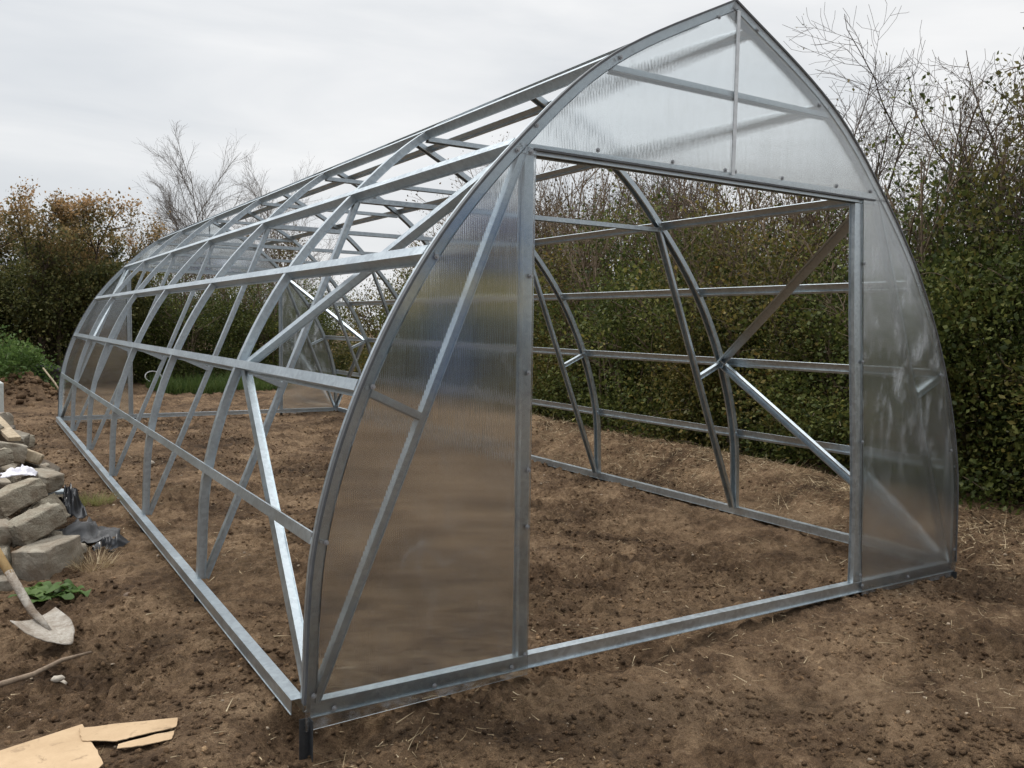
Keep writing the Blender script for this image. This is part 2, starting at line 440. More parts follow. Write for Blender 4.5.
def angle(w, d, t=.004):
    return [(0, 0), (w, 0), (w, -t), (t, -t), (t, -d), (0, -d)]
def sweep(mb, pts, normals, prof, off=0.0):
    rings = []
    for i, p in enumerate(pts):
        t = (pts[min(i+1, len(pts)-1)]-pts[max(i-1, 0)]).normalized()
        n = normals[i] if isinstance(normals, list) else normals
        n = (n - t*n.dot(t)).normalized(); b = t.cross(n)
        rings.append([p + b*u + n*(v+off) for u, v in prof])
    mb.prism(rings); return mb
def outn(i):
    """outward normal of the left arch at node i"""
    P = [Vector((-a, 0, b)) for a, b in zip(HW, HZ)]
    t = (P[min(i+1, 6)]-P[max(i-1, 0)]).normalized(); return Vector((-t.z, 0, t.x)).normalized()
def mir(v): return Vector((-v.x, v.y, v.z))
def bar(name, a, b, n, prof, off=0.0, parent=gh, mat=ZINC):
    a, b = Vector(a), Vector(b)
    return sweep(MB(), [a, b], Vector(n), prof, off).build(name, mat, parent)

AN = norms(ARCH)
rafter_prof = hat(.052, .048, .012); chord_prof = hat(.048, .032, .010); purlin_prof = [(-.041, -.058), (-.041, -.055), (-.025, -.055), (-.025, 0), (.025, 0), (.025, -.012), (.022, -.012), (.022, -.003), (-.022, -.003), (-.022, -.058)]
inner_prof = [(-.029, 0), (.029, 0), (.029, -.013), (.043, -.013), (.043, -.016), (.026, -.016), (.026, -.003), (-.026, -.003), (-.026, -.007), (-.029, -.007)][::-1]
tie_prof = hat(.044, .034, .010); brace_prof = hat(.054, .042, .008)
# one truss at y=0, then copies
truss = []
for s in (1, -1):
    f = (lambda v: v) if s == 1 else mir
    pts = [f(p) for p in ARCH]; nn = [f(v) for v in AN]
    mb = sweep(MB(), pts, nn, rafter_prof)
    for i_ in range(1, 6):
        q0 = f(Vector((-HW[i_], 0, HZ[i_])) - outn(i_)*.024)
        for sy in (-1, 1): mb.tube([q0 + Vector((0, sy*.026, 0)), q0 + Vector((0, sy*.034, 0))], .009, 6)
    truss.append(mb.build('rafter', ZINC, gh))
    a = f(Vector((-2.300, 0, .01))); b = f(Vector((-1.318, 0, 2.415)))
    cn = f(Vector((-(b-a).z if s == 1 else -(b-a).z, 0, abs((b-a).x)))).normalized()
    truss.append(bar('chord', a, b, cn, chord_prof, -.012))
    truss.append(bar('strut', f(Vector((-2.05, 0, 1.305))), f(Vector((-1.80, 0, 1.19))), (0, 0, 1), tie_prof))
truss.append(bar('upper_tie', (-.80, 0, 2.855), (.80, 0, 2.855), (0, 0, 1), tie_prof))
truss.append(bar('lower_tie', (-1.32, 0, 2.40), (1.32, 0, 2.40), (0, 0, 1), tie_prof))
for kk in range(1, 7):
    for o in truss:
        c = o.copy(); col.objects.link(c); c.parent = gh
        c.location.y = 2.0*kk - (.0 if kk < 6 else .0)
# purlins
for i in range(1, 7):
    n = outn(i) if i < 6 else Vector((-.466, 0, .885))
    for s in (1, -1):
        p = Vector((-HW[i]*s, 0, HZ[i])) if i < 6 else Vector((-.20*s, 0, 3.222))
        nv = n if s == 1 else mir(n)
        bar('purlin', p + Vector((0, .028, 0)), p + Vector((0, LEN-.028, 0)), nv, purlin_prof if s == 1 else inner_prof, .004)
# base sills: side rails and the two end rails
sill = hat(.052, .062, .014)
for s in (1, -1):
    bar('base_sill', (-2.335*s, .03, .002), (-2.335*s, LEN-.03, .002), (0, 0, 1), hat(.056, .064, .003))
bar('base_sill', (-2.30, .0, .0), (2.30, .0, .0), (0, 0, 1), sill)
bar('base_sill', (-2.30, LEN, .0), (2.30, LEN, .0), (0, 0, 1), sill)
# foot posts driven into the soil
fp = angle(.045, .045)
POST = simple('dark_post_steel', (.07, .075, .08), .5, .6, .3, 12)
for s in (-1, 1):
    for k in range(7):
        y = 2.0*k
        bar('foot_post', (s*2.30, y-.02, -.064), (s*2.30, y-.02, -.48), (-s, 0, 0) if s < 0 else (0, 1, 0), fp, mat=POST)
for x in (-1.22, 1.24):
    for y in (LEN,): bar('foot_post', (x, y+.01, -.064), (x, y+.01, -.45), (0, 1, 0), fp, mat=POST)
# door posts (the right one leans in a little towards its top)
for y, sg in ((0.0, -1), (LEN, 1)):
    bar('door_post', (-1.255, y, .002), (-1.275, y, 2.36), (0, sg, 0), hat(.050, .034, .010), .026)
    if sg < 0:
        pts = [Vector((1.262-.15*(t**1.2), y, .002+2.36*t)) for t in [k/10 for k in range(11)]]
        pts = [p + Vector((.010*math.sin(6.28*(p.z/2.36)*1.0), 0, 0)) for p in pts]
        sweep(MB(), pts, Vector((0, sg, 0)), hat(.078, .034, .010), .026).build('door_post', ZINC, gh)
    else:
        bar('door_post', (1.255, y, .002), (1.235, y, 2.36), (0, sg, 0), hat(.050, .034, .010), .026)
    # header angle over the doorway
    bar('header', (-1.30, y+sg*.026, 2.395), (1.25, y+sg*.026, 2.415), (0, sg, 0), hat(.032, .020, .008), 0)
# wind braces in the first and last bays, both sides
def node(i, s, y): return Vector((-HW[i]*s, y, HZ[i]))
for s in (1, -1):
    for (yr, ye) in ((2.0, 0.0), (10.0, 12.0)):
        sg = 1 if ye > yr else -1
        ins = lambda i: (outn(i) if s == 1 else mir(outn(i)))*(-.030)
        a = node(2, s, yr + sg*.02) + ins(2); b = node(4, s, ye - sg*.04) + ins(4); c = node(0, s, ye - sg*.06) + Vector((.03*s, 0, .02))
        bar('brace', a, b, outn(3) if s == 1 else mir(outn(3)), brace_prof)
        bar('brace', a, c, outn(1) if s == 1 else mir(outn(1)), brace_prof)
# end panels of clear twin-wall sheet, 6 mm thick
def arch_x(z):
    """half width of the arch's outer face at height z"""
    for p, q in zip(ARCH, ARCH[1:]):
        if p.z <= z <= q.z: t = (z-p.z)/(q.z-p.z+1e-9); return -(p.x+(q.x-p.x)*t)
    return HW[0] if z < 0 else 0
def sheet(name, outline, y0, th, parent=gh):
    r0 = [Vector((x, y0, z)) for x, z in outline]; r1 = [Vector((x, y0+th, z)) for x, z in outline]
    o = MB().prism([r0, r1]).build(name, PANEL, parent)
    bm = bmesh.new(); bm.from_mesh(o.data); bmesh.ops.recalc_face_normals(bm, faces=bm.faces); bm.to_mesh(o.data); bm.free(); return o
def bolts(pan, y, sg, pts):
    for x, z in pts:
        b = MB()
        b.tube([(x, y, z), (x, y+sg*.003, z)], .0115, 14); b.tube([(x, y+sg*.003, z), (x, y+sg*.008, z)], .0055, 6)
        b.build('bolt', BOLT, pan)
zs = [.0+k*.1 for k in range(24)] + [2.392]
Lb = [(-2.24, .67), (-2.29, .03), (-2.2, -.042), (-1.73, -.042), (-1.32, -.038), (-1.247, .01), (-1.25, .63), (-1.25, .90), (-2.04, 1.31), (-1.75, 1.87), (-1.262, 1.81), (-1.26, 1.36), (-1.345, 2.375), (-1.272, 2.375)]
Rb = [(1.275, .05), (1.30, -.02), (1.78, -.03), (2.30, .09), (2.03, 1.31), (2.2, .79), (1.20, 1.4), (1.235, .9), (1.17, 2.0)]
Gb = [(-1.245, 2.5), (-.765, 2.89), (-.89, 2.43), (-.41, 2.43), (-.035, 2.43), (.04, 2.43), (.41, 2.435), (.88, 2.44), (1.2, 2.44), (.70, 2.88), (-.12, 3.21), (.17, 3.2)]
for y, sg in ((0.0, -1), (LEN, 1)):
    yf = y + sg*.032; th = sg*.006
    arc = [(-arch_x(z)+.001, z) for z in zs]
    lo = [(-arch_x(0)+.002, -.115)] + arc + [(-1.245, 2.392), (-1.230, -.09)]
    pl = sheet('end_panel', lo, yf, th); bolts(pl, yf+th, sg, Lb)
    arc = [(arch_x(z)-.001, z) for z in zs]
    if sg < 0: inner = [(1.285-.15*((z/2.39)**1.2), z) for z in [2.392-k*.2 for k in range(12)]] + [(1.305, -.085)]
    else: inner = [(1.245, 2.392), (1.23, -.09)]
    pr = sheet('end_panel', [(arch_x(0)-.002, -.10)] + arc + inner, yf, th); bolts(pr, yf+th, sg, Rb if sg < 0 else [(-x, z) for x, z in Lb])
    top = [p for p in ARCH if p.z > 2.402]
    gl = [(-arch_x(2.396)+.001, 2.396)] + [(p.x, p.z) for p in top] + [(-p.x, p.z) for p in top[-2::-1]] + [(arch_x(2.396)-.001, 2.396)]
    gp = sheet('gable_panel', gl, yf, th); bolts(gp, yf+th, sg, Gb)
    m = MB().box((0.02, yf+th+sg*.0035, 2.84), (.024, .006, .86)); m.build('seam_strip', STRIP, gp)
    # rubber edging that wraps the rim of the end wall
    for s in (1, -1):
        pts = [(p if s == 1 else mir(p)) + Vector((0, y, 0)) for p in ARCH]; nn = [(v if s == 1 else mir(v)) for v in AN]
        pr_ = [(-.0, .002), (-.0, .009), (.022, .009), (.022, .002)]
        e = MB(); rings = []
        for p, nv in zip(pts, nn):
            rings.append([p + nv*.002 + Vector((0, sg*.012, 0)), p + nv*.007 + Vector((0, sg*.012, 0)), p + nv*.007 + Vector((0, sg*.042, 0)), p - nv*.004 + Vector((0, sg*.042, 0)), p - nv*.004 + Vector((0, sg*.0395, 0)), p + nv*.002 + Vector((0, sg*.0395, 0))])
        e.prism(rings); e.build('edge_seal', SEAL, gh)
    m = MB().box((-.005, yf+sg*.004, 2.390), (2.50, .016, .010)); m.build('header_seal', SEAL, gh)

# ------------------------------------------------------------------ vegetation
class Tubes:
    """many tapered twigs as arrays"""
    def __init__(s): s.V = []; s.F3 = []; s.n = 0
    def add(s, pts, rad, k=5):
        pts = np.asarray(pts, float); m = len(pts)
        t = np.gradient(pts, axis=0); t /= np.linalg.norm(t, axis=1)[:, None]+1e-9
        ref = np.array([0, 0, 1.0]) if abs(t[0, 2]) < .9 else np.array([1.0, 0, 0])
        a = np.cross(t, ref); a /= np.linalg.norm(a, axis=1)[:, None]+1e-9; b = np.cross(t, a)
        an = np.arange(k)*2*np.pi/k
        V = pts[:, None] + (a[:, None]*np.cos(an)[None, :, None] + b[:, None]*np.sin(an)[None, :, None])*np.asarray(rad)[:, None, None]
        i = np.arange(m-1)[:, None]; j = np.arange(k)[None]
        F = np.stack([i*k+j, i*k+(j+1) % k, (i+1)*k+(j+1) % k, (i+1)*k+j], -1).reshape(-1, 4)
        s.V.append(V.reshape(-1, 3)); s.F3.append(F+s.n); s.n += m*k
    def build(s, name, mat, parent=None):
        return mesh_arrays(name, np.concatenate(s.V), np.concatenate(s.F3), mat, parent, smooth=True)

def grow(tb, r, p, d, L, rad, lev, maxlev, tips, up=.25, wig=.22, kids=(5, 7), ang=(25, 60), shrink=.55, nodes=None):
    n = max(3, int(L/.16)) if lev < 2 else 3
    n = min(n, 10)
    pts = [np.array(p, float)]; d = np.array(d, float); d /= np.linalg.norm(d)
    for k in range(n):
        d = d + r.normal(size=3)*wig*(.6 if lev == 0 else 1)/math.sqrt(n)*1.2 + np.array([0, 0, up])*(.5/n if lev else .2/n)
        d /= np.linalg.norm(d); pts.append(pts[-1] + d*L/n)
    pts = np.array(pts); rr = rad*np.linspace(1, .35 if lev else .3, n+1)
    tb.add(pts, np.maximum(rr, .0022), 7 if lev == 0 else (5 if lev == 1 else 3))
    if nodes is not None and lev >= maxlev-1: nodes += [(q, d) for q in pts[1:]]
    if lev == maxlev: tips.append((pts[-1], d)); return
    nk = r.integers(kids[0], kids[1]+1)
    for q in range(nk):
        t = (.25 if lev == 0 else .15) + (.98 - .25)*(q+r.random())/nk
        x = t*n; i = min(int(x), n-1); pp = pts[i]*(1-(x-i)) + pts[i+1]*(x-i)
        dd = pts[i+1]-pts[i]; dd /= np.linalg.norm(dd)
        ax = r.normal(size=3); ax -= dd*ax.dot(dd); ax /= np.linalg.norm(ax)
        a = math.radians(r.uniform(*ang)); nd = dd*math.cos(a) + ax*math.sin(a)
        grow(tb, r, pp, nd, L*shrink*(.7+.6*r.random())*(1-.35*t), rad*(.55-.2*t)*(.8+.4*r.random()), lev+1, maxlev, tips, up, wig, kids, ang, shrink, nodes)

def leaf_mesh(name, C, D, L, W, mat, parent, fold=.25, r=rng):
    """diamond leaves folded along the midrib"""
    n = len(C); D = D/np.linalg.norm(D, axis=1)[:, None]
    S = np.cross(D, r.normal(size=(n, 3))); S /= np.linalg.norm(S, axis=1)[:, None]+1e-9
    Nn = np.cross(S, D); L = L[:, None]; W = W[:, None]
    V = np.stack([C, C + D*L*.45 - S*W + Nn*W*fold, C + D*L, C + D*L*.45 + S*W + Nn*W*fold], 1).reshape(-1, 3)
    b = (np.arange(n)*4)[:, None]
    F = np.concatenate([b+np.array([[0, 1, 2]]), b+np.array([[0, 2, 3]])])
    return mesh_arrays(name, V, F, mat, parent)

def clump_leaves(r, centers, dirs, per, spread, lsize):
    n = len(centers); C = np.repeat(centers, per, 0) + r.normal(size=(n*per, 3))*spread
    D = np.repeat(dirs, per, 0)*.6 + r.normal(size=(n*per, 3))*.7
    L = lsize*(.45+1.25*r.random(n*per)**1.6); return C, D, L, L*.33

def shrub(name, seed, rx, ry, H, nclump, per, leaf, mat, bark, fall=.55, spread=.13, stems=9, tipout=.35, tw_lev=2, core=.25):
    """hedge plant: stems fanning from the base, leaf sprays in an uneven shell and through the body"""
    r = np.random.default_rng(seed); root = empty(name)
    tb = Tubes(); tips = []; nodes = []
    for k in range(stems):
        a = r.random()*6.283; q = np.array([math.cos(a)*rx*.35*r.random(), math.sin(a)*ry*.35*r.random(), -.08])
        d = np.array([math.cos(a)*rx*.35/H, math.sin(a)*ry*.35/H, 1.0])
        grow(tb, r, q, d, H*(.75+tipout*r.random()), .018+.02*r.random(), 0, tw_lev, tips, .35, .25, (6, 9), (20, 50), .36, nodes)
    # boughs on an uneven shell carry most sprays, the rest fills the dark inside
    nb = max(10, nclump//17)
    th = r.random(nb)*6.283; u = r.random(nb)**.9
    prof = np.sqrt(np.clip(1-(np.abs(u-.42)/.62)**3, .02, 1))
    lump = 1 + .40*noise(np.cos(th)*1.6+seed, np.sin(th)*1.6, u*H*1.1, seed)
    rad = (.78+.42*r.random(nb))*lump
    bc = np.stack([np.cos(th)*rx*prof*rad, np.sin(th)*ry*prof*rad, H*u], 1)
    k1 = int(nclump*(1-core)); bi = r.integers(0, nb, k1)
    sz = (.13+.16*r.random(nb))[bi][:, None]*np.array([1.15, 1.15, .72])*min(1.0, H/2.2)
    C1 = bc[bi] + r.normal(size=(k1, 3))*sz
    k2 = nclump-k1; t2 = r.random(k2)*6.283; u2 = r.random(k2)*.9; q2 = np.sqrt(r.random(k2))*.74*np.sqrt(np.clip(1-(np.abs(u2-.42)/.62)**3, .02, 1))
    C2_ = np.stack([np.cos(t2)*rx*q2, np.sin(t2)*ry*q2, H*u2], 1)
    C = np.concatenate([C1, C2_]); uu = C[:, 2]/H
    # thinner towards the top so that sky shows between the stems
    keep = r.random(len(C)) < np.where(uu < fall, 1, np.clip(1-(uu-fall)/(1.04-fall), .05, 1)**1.2)
    C = C[keep]
    D = C - np.array([0, 0, H*.35]); D /= np.linalg.norm(D, axis=1)[:, None]+1e-6; D[:, 2] += .3
    # arching leafy shoots that stick out of the body
    for b_ in range(nb//2):
        o_ = bc[r.integers(0, nb)]*np.array([.8, .8, .95]); d_ = np.array([o_[0]/rx, o_[1]/ry, .7])+r.normal(size=3)*.35; d_ /= np.linalg.norm(d_); L_ = .5+.5*r.random()
        tt = np.linspace(0, 1, 7)[:, None]; ar = o_ + d_*L_*tt*min(1, H/2) + np.array([0, 0, -.35])*L_*tt**2*min(1, H/2)
        tb.add(ar, np.linspace(.006, .0025, 7), 3); C = np.concatenate([C, ar[2::2]]); D = np.concatenate([D, np.tile(d_, (3, 1))])
    tb.build('branches', bark, root)
    # a few leaves on the stem tips too
    if len(tips):
        T = np.array([t[0] for t in tips]); TD = np.array([t[1] for t in tips]); kk = r.random(len(T)) < .2
        C = np.concatenate([C, T[kk]]); D = np.concatenate([D, TD[kk]])
    c, d, L, W = clump_leaves(r, C, D, per, spread, leaf)
    c[:, 2] = np.maximum(c[:, 2], .0)
    leaf_mesh('foliage', c, d, L, W, mat, root, r=r)
    return root

def bare_tree(name, seed, H, spread, mat, lev=3, kids=(6, 9), leaves=None, leafmat=None, trunks=1, ang=(22, 52), rad=.05, shrink=.5, up=.35, lsz=.05, lfrac=.3):
    r = np.random.default_rng(seed); root = empty(name); tb = Tubes(); tips = []; nodes = []
    for k in range(trunks):
        a = r.random()*6.283; d = np.array([math.cos(a)*spread, math.sin(a)*spread, 1.0])
        grow(tb, r, (math.cos(a)*.12*(trunks > 1), math.sin(a)*.12*(trunks > 1), -.1), d, H*(.72+.2*r.random()), rad, 0, lev, tips, up, .3, kids, ang, shrink, nodes)
    tb.build('branches', mat, root)
    if leaves:
        P = np.array([q[0] for q in nodes]); D = np.array([q[1] for q in nodes]); kk = r.random(len(P)) < lfrac
        c, d, L, W = clump_leaves(r, P[kk], D[kk], leaves, .05, lsz); leaf_mesh('foliage', c, d, L, W, leafmat, root, r=r)
    return root

def put(proto, spots, label, cat, group, used):
    for (x, y, z, rz, s) in spots:
        o = proto if proto.name not in used else copy_tree(proto)
        used.add(proto.name); o.location = (x, y, z); o.rotation_euler.z = rz
        o.scale = s if hasattr(s, '__len__') else (s, s, s); tag(o, label, cat, group)
used = set(); rr = random.Random(4)
hA = shrub('hedge_shrub', 1, 1.25, 1.05, 3.15, 1150, 26, .046, LEAF_DARK, TWIG, fall=.52)
hB = shrub('hedge_shrub', 2, 1.25, 1.05, 3.2, 1100, 26, .044, LEAF_OLIVE, TWIG, fall=.42)
hC = shrub('hedge_shrub', 3, 1.15, 1.0, 2.9, 1150, 26, .047, LEAF_DARK, TWIG, fall=.5)
tA = shrub('twiggy_shrub', 4, 1.1, 1.0, 4.2, 330, 13, .04, LEAF_IVY, TWIG, fall=.3, stems=22, tipout=.35, tw_lev=2, core=.6)
lab_dark = 'dense dark green shrub in the hedge along the right side of the greenhouse'
lab_ol = 'olive green yellowing shrub in the hedge along the right side of the greenhouse'
A, B, Cc = [], [], []
y = -2.2; i = 0
while y < 15.2:
    x = 5.35 + .35*rr.random(); e = (x, y, gz(x, y)-.02, rr.random()*6.28, (.95+.15*rr.random(), 1.0, (.93+.16*rr.random())*(.80 if 2.2 < y < 4.0 else (.72 if y < -.3 else 1))))
    (A, B, Cc)[(0, 1, 2, 0, 2, 1, 0)[i % 7]].append(e); y += 1.25 + .3*rr.random(); i += 1
G1 = 'shrubs of the hedge along the right side'
put(hA, A, lab_dark, 'shrub', G1, used); put(hC, Cc, lab_dark, 'shrub', G1, used); put(hB, B, lab_ol, 'shrub', G1+' with yellowing leaves', used)
C2 = [(7.0+.3*rr.random(), -3.0+1.9*k, gz(7.0, -3.0+1.9*k)-.02, rr.random()*6.28, (1.1, 1.0, .62)) for k in range(2, 9)]
put(copy_tree(hC), C2, lab_dark, 'shrub', G1, used)
C3 = [(6.3, -.3, -.05, 2.6, (1, 1, 1.26)), (6.2, 1.6, -.05, 4.4, (1, 1, 1.24)), (6.5, 5.6, -.05, .4, (1, 1, .98))]
C4 = [(6.1, .7, -.05, 1.2, (1, 1, 1.27)), (6.3, 2.4, -.05, 3.1, (.9, .9, 1.18)), (6.2, 4.9, -.05, 5.1, (1, 1, .95))]
put(copy_tree(hA), C4, 'tall dense dark shrub in the second row of the right hand hedge', 'shrub', 'tall dark shrubs in the second row of the right hand hedge', used)
put(copy_tree(hB), C3, 'taller loose topped shrub in the second row of the right hand hedge', 'shrub', 'taller shrubs in the second row of the right hand hedge', used)
# second row behind, mostly twiggy
T = [(6.4+rr.random()*.6, 5.2+1.25*k, 0, rr.random()*6.28, .84+.16*rr.random()+.012*k) for k in range(9)]
put(tA, T, 'brown twiggy shrub standing thin and tall behind the right hand hedge', 'shrub', 'twiggy shrubs behind the right hand hedge', used)
# bare thorn trees over the hedge
th1 = bare_tree('thorn_tree', 11, 4.6, .16, BARK, 3, (6, 9), 2, LEAF_OLIVE, 5, (22, 58), .026, .5, .3, .035, .025)
put(th1, [(6.3, 2.2, 0, .3, 1.0), (6.2, -.2, 0, 2.2, 1.04), (6.6, 4.2, 0, 4.0, 1.08), (6.9, .9, 0, 5.1, 1.0), (7.0, 8.0, 0, 1.1, 1.0), (7.2, 12.2, 0, 3.1, 1.05)], 'bare branched thorn tree rising above the right hand hedge', 'tree', 'thorn trees above the right hand hedge', used)

# back hedge
bs = [(-7.2, 21.6), (-5.6, 22.0), (-4.2, 21.4), (-2.9, 22.0), (-1.4, 21.5), (.1, 21.9), (1.5, 21.4), (2.9, 21.8), (4.1, 21.3), (5.2, 22.0), (3.4, 23.4), (.9, 23.3), (-1.0, 23.4)]
kA = [(x, y, -.1, rr.random()*6.28, (1.05, 1.05, .86+.1*rr.random())) for x, y in bs[::2]]; kC = [(x, y, -.1, rr.random()*6.28, (1.08, 1.05, .92+.1*rr.random())) for x, y in bs[1::2]]
lb = 'dark shrub in the back hedge beyond the far end of the greenhouse'
put(copy_tree(hA), kA, lb, 'shrub', 'shrubs of the back hedge', used); put(copy_tree(hC), kC, lb, 'shrub', 'shrubs of the back hedge', used)
low = [(6.4, 22.0, -.1, 1.0, (1.1, 1, .34)), (7.9, 22.3, -.1, 3.0, (1.2, 1, .36)), (9.3, 22.1, -.1, 2.0, (1.1, 1, .45))]
put(copy_tree(hC), low, 'low trimmed looking dark shrub at the back right corner of the plot', 'shrub', 'low shrubs at the back right corner', used)
iv = shrub('ivy_tree', 6, .55, .55, 4.8, 420, 16, .06, LEAF_IVY, BARK, fall=.85, stems=3, tipout=.1, core=.5)
put(iv, [(5.1, 24.2, -.1, 0, 1)], 'ivy covered trunk standing up behind the far gable panel', 'tree', None, used)
# russet tree group on the left
def autumn(seed, H, W):
    r = np.random.default_rng(seed); root = empty('autumn_tree'); tb = Tubes(); tips = []; nodes = []
    for k in range(5):
        a = r.random()*6.283
        grow(tb, r, (math.cos(a)*.15, math.sin(a)*.15, -.1), (math.cos(a)*.3, math.sin(a)*.3, 1), H*(.7+.2*r.random()), .06, 0, 3, tips, .3, .3, (6, 9), (25, 60), .5, nodes)
    tb.build('branches', BARK, root)
    P = np.array([q[0] for q in nodes]); D = np.array([q[1] for q in nodes]); kk = r.random(len(P)) < np.where(P[:, 2] > 3.2, .46, .6); P = P[kk]; D = D[kk]
    # leafy skirts low down
    n = 900; th = r.random(n)*6.283; z = r.random(n)*H*.62; q = W*np.sqrt(np.clip(1-((z/H-.4)/.62)**2, .1, 1))*(.55+.5*r.random(n))*(1+.25*noise(np.cos(th)*2+seed, np.sin(th)*2, z, seed))
    P = np.concatenate([P, np.stack([np.cos(th)*q, np.sin(th)*q, z], 1)]); D = np.concatenate([D, np.stack([np.cos(th), np.sin(th), th*0+.3], 1)])
    c, d, L, Wd = clump_leaves(r, P, D, 13, .11, .06); c[:, 2] = np.maximum(c[:, 2], 0)
    leaf_mesh('foliage', c, d, L, Wd, LEAF_AUTUMN, root, r=r); return root
au = autumn(21, 4.7, 1.6)
put(au, [(-1.75, 20.6, -.1, .4, 1.0)], 'tree with russet crown and green lower leaves, nearest the greenhouse at the left edge', 'tree', None, used)
au2 = copy_tree(au); put(au2, [(-3.9, 21.0, -.1, 2.4, .97)], 'russet topped tree cut off by the left edge of the photo', 'tree', None, used)
au3 = copy_tree(au); put(au3, [(-.45, 21.4, -.1, 4.1, .80)], 'smaller green and russet tree beside the left end of the back hedge', 'tree', None, used)
for lx_, ly_, lr_ in ((-7.6, 15.0, 1.0), (-8.4, 10.5, 3.0), (-8.6, 6.0, 5.0)):  # unseen trees added to darken the inward faces of the right-hand rails
    o_ = copy_tree(au); put(o_, [(lx_, ly_, -.1, lr_, .9)], 'russet topped tree added out of view at the left to darken the right hand rails', 'tree', 'added trees out of view that darken the right hand rails', used)
# leafless trees beyond the back hedge
b1 = bare_tree('bare_tree', 31, 7.2, .16, PALEBARK, 3, (9, 12), None, None, 4, (16, 42), .032, .48, .28)
put(b1, [(3.95, 26.5, -.1, 3.6, 1.04)], 'tall leafless tree fanning up behind the back hedge, left of its neighbour', 'tree', None, used)
put(copy_tree(b1), [(6.6, 27.5, -.1, 2.9, 1.0)], 'leafless tree behind the roof of the greenhouse, right of the taller one', 'tree', None, used)
b3 = bare_tree('bare_sapling', 33, 5.2, .22, BARK, 3, (5, 8), 2, LEAF_IVY, 3, (20, 50), .04, .5, .4, .05, .12)
put(b3, [(1.6, 25.5, -.1, .2, .95)], 'dark thin leafless sapling between the russet tree and the tall bare tree', 'sapling', None, used)
# bush at the left edge
bu = shrub('green_bush', 8, .75, .75, 1.15, 420, 16, .07, LEAF_FRESH, TWIG, fall=.8, stems=8, tipout=.2, spread=.09)
put(bu, [(-3.0, 16.6, -.15, 0, 1.0)], 'low fresh green bush beside the soil heap at the far left', 'bush', None, used)
put(copy_tree(bu), [(-4.1, 17.2, -.15, 2, 1.15)], 'taller fresh green bush behind the white post, cut off by the left edge', 'bush', None, used)
# round bush seen through the frame, in the far right corner
fb = shrub('leafy_tree', 9, .85, .85, 2.9, 500, 16, .06, LEAF_OLIVE, BARK, fall=.8)
put(fb, [(6.1, 18.6, -.1, 0, .95)], 'round topped olive green tree seen through the frame in the far right corner', 'tree', None, used)

# grass strip behind the far end
n = 5200; gx_ = .2 + 3.0*rng.random(n); gy_ = 17.6 + 2.2*rng.random(n) 
gx_ = np.concatenate([gx_, 3.0+2.2*rng.random(900)]); gy_ = np.concatenate([gy_, 18.4+1.5*rng.random(900)])
n = len(gx_); base = np.stack([gx_, gy_, ground_z(gx_, gy_)-.01], 1)
d = np.stack([rng.normal(size=n)*.35, rng.normal(size=n)*.35, np.ones(n)], 1)
L = .12 + .30*rng.random(n)*(.4+.6*(noise(gx_*2, gy_*2) > -.2))
V, F = blades(base, d, L, np.full(n, .011), L*.3*rng.normal(size=n))
o = mesh_arrays('grass', V, F, GRASS); tag(o, 'green grass and weeds growing beyond the far end', kind='stuff')

# ------------------------------------------------------------------ small things at the left
CON1 = mat_concrete('speckled_concrete', (.10, .085, .062), (.36, .325, .255), .6)
CON2 = mat_concrete('smooth_concrete', (.22, .195, .155), (.44, .40, .33), .25)
CON3 = mat_concrete('dark_concrete', (.05, .045, .04), (.17, .15, .125), .4)
WOOD = mat_bark('weathered_timber', (.27, .21, .14), (.50, .41, .29), 30)
def block(name, loc, size, rot, mat, label, cat='block', seed=0, rough=.012, group=None):
    r = np.random.default_rng(seed); n = 7
    bm = bmesh.new(); bmesh.ops.create_cube(bm, size=1.0)
    bmesh.ops.subdivide_edges(bm, edges=bm.edges[:], cuts=5, use_grid_fill=True)
    for v in bm.verts:
        p = Vector((v.co.x*size[0], v.co.y*size[1], v.co.z*size[2]))
        edge = sum(1 for c in v.co if abs(abs(c)-.5) < 1e-4)
        j = Vector(r.normal(size=3))*rough*(.10 if edge < 2 else .38)
        nz_ = float(noise(np.array([p.x*9+seed]), np.array([p.y*9]), np.array([p.z*9+.1]), seed)[0])
        ctr = sum(1 for c in v.co if abs(abs(c)-.5) < .18)
        p = p*(1 - (.02+.05*max(0, nz_))*(ctr >= 3)) + p.normalized()*(.005*nz_)
        v.co = p + j - Vector((math.copysign(1, v.co.x)*(abs(v.co.x) > .49), math.copysign(1, v.co.y)*(abs(v.co.y) > .49), math.copysign(1, v.co.z)*(abs(v.co.z) > .49)))*(.004*(edge >= 2))
    me = bpy.data.meshes.new(name); bm.to_mesh(me); bm.free(); me.materials.append(mat)
    o = link(name, me); o.location = loc; o.rotation_euler = rot
    m = o.modifiers.new('bevel', 'BEVEL'); m.width = .006; m.segments = 1; m.limit_method = 'ANGLE'; m.angle_limit = R(50)
    tag(o, label, cat, group); return o
block('concrete_block', (-3.06, 3.02, -.045), (.24, .42, .25), (R(2), R(-3), R(-38)), CON2, 'large smooth grey concrete block at the foot of the rubble pile', seed=1, rough=.008)
block('concrete_block', (-3.13, 3.22, .165), (.35, .21, .16), (R(-8), R(-17), R(34)), CON1, 'speckled concrete block tilted on top of the large bottom block', seed=2)
block('concrete_block', (-3.23, 3.62, .285), (.36, .24, .16), (R(-10), R(-17), R(32)), CON1, 'rough pitted concrete block lying below the white rag', seed=3)
block('concrete_block', (-3.03, 4.00, .33), (.20, .30, .14), (R(-4), R(14), R(-30)), CON2, 'pale smooth concrete block at the right of the white rag', seed=4, rough=.008)
block('concrete_block', (-3.40, 3.22, .13), (.26, .24, .16), (R(4), R(6), R(12)), CON2, 'grey block end at the left edge, beside the speckled block', seed=5)
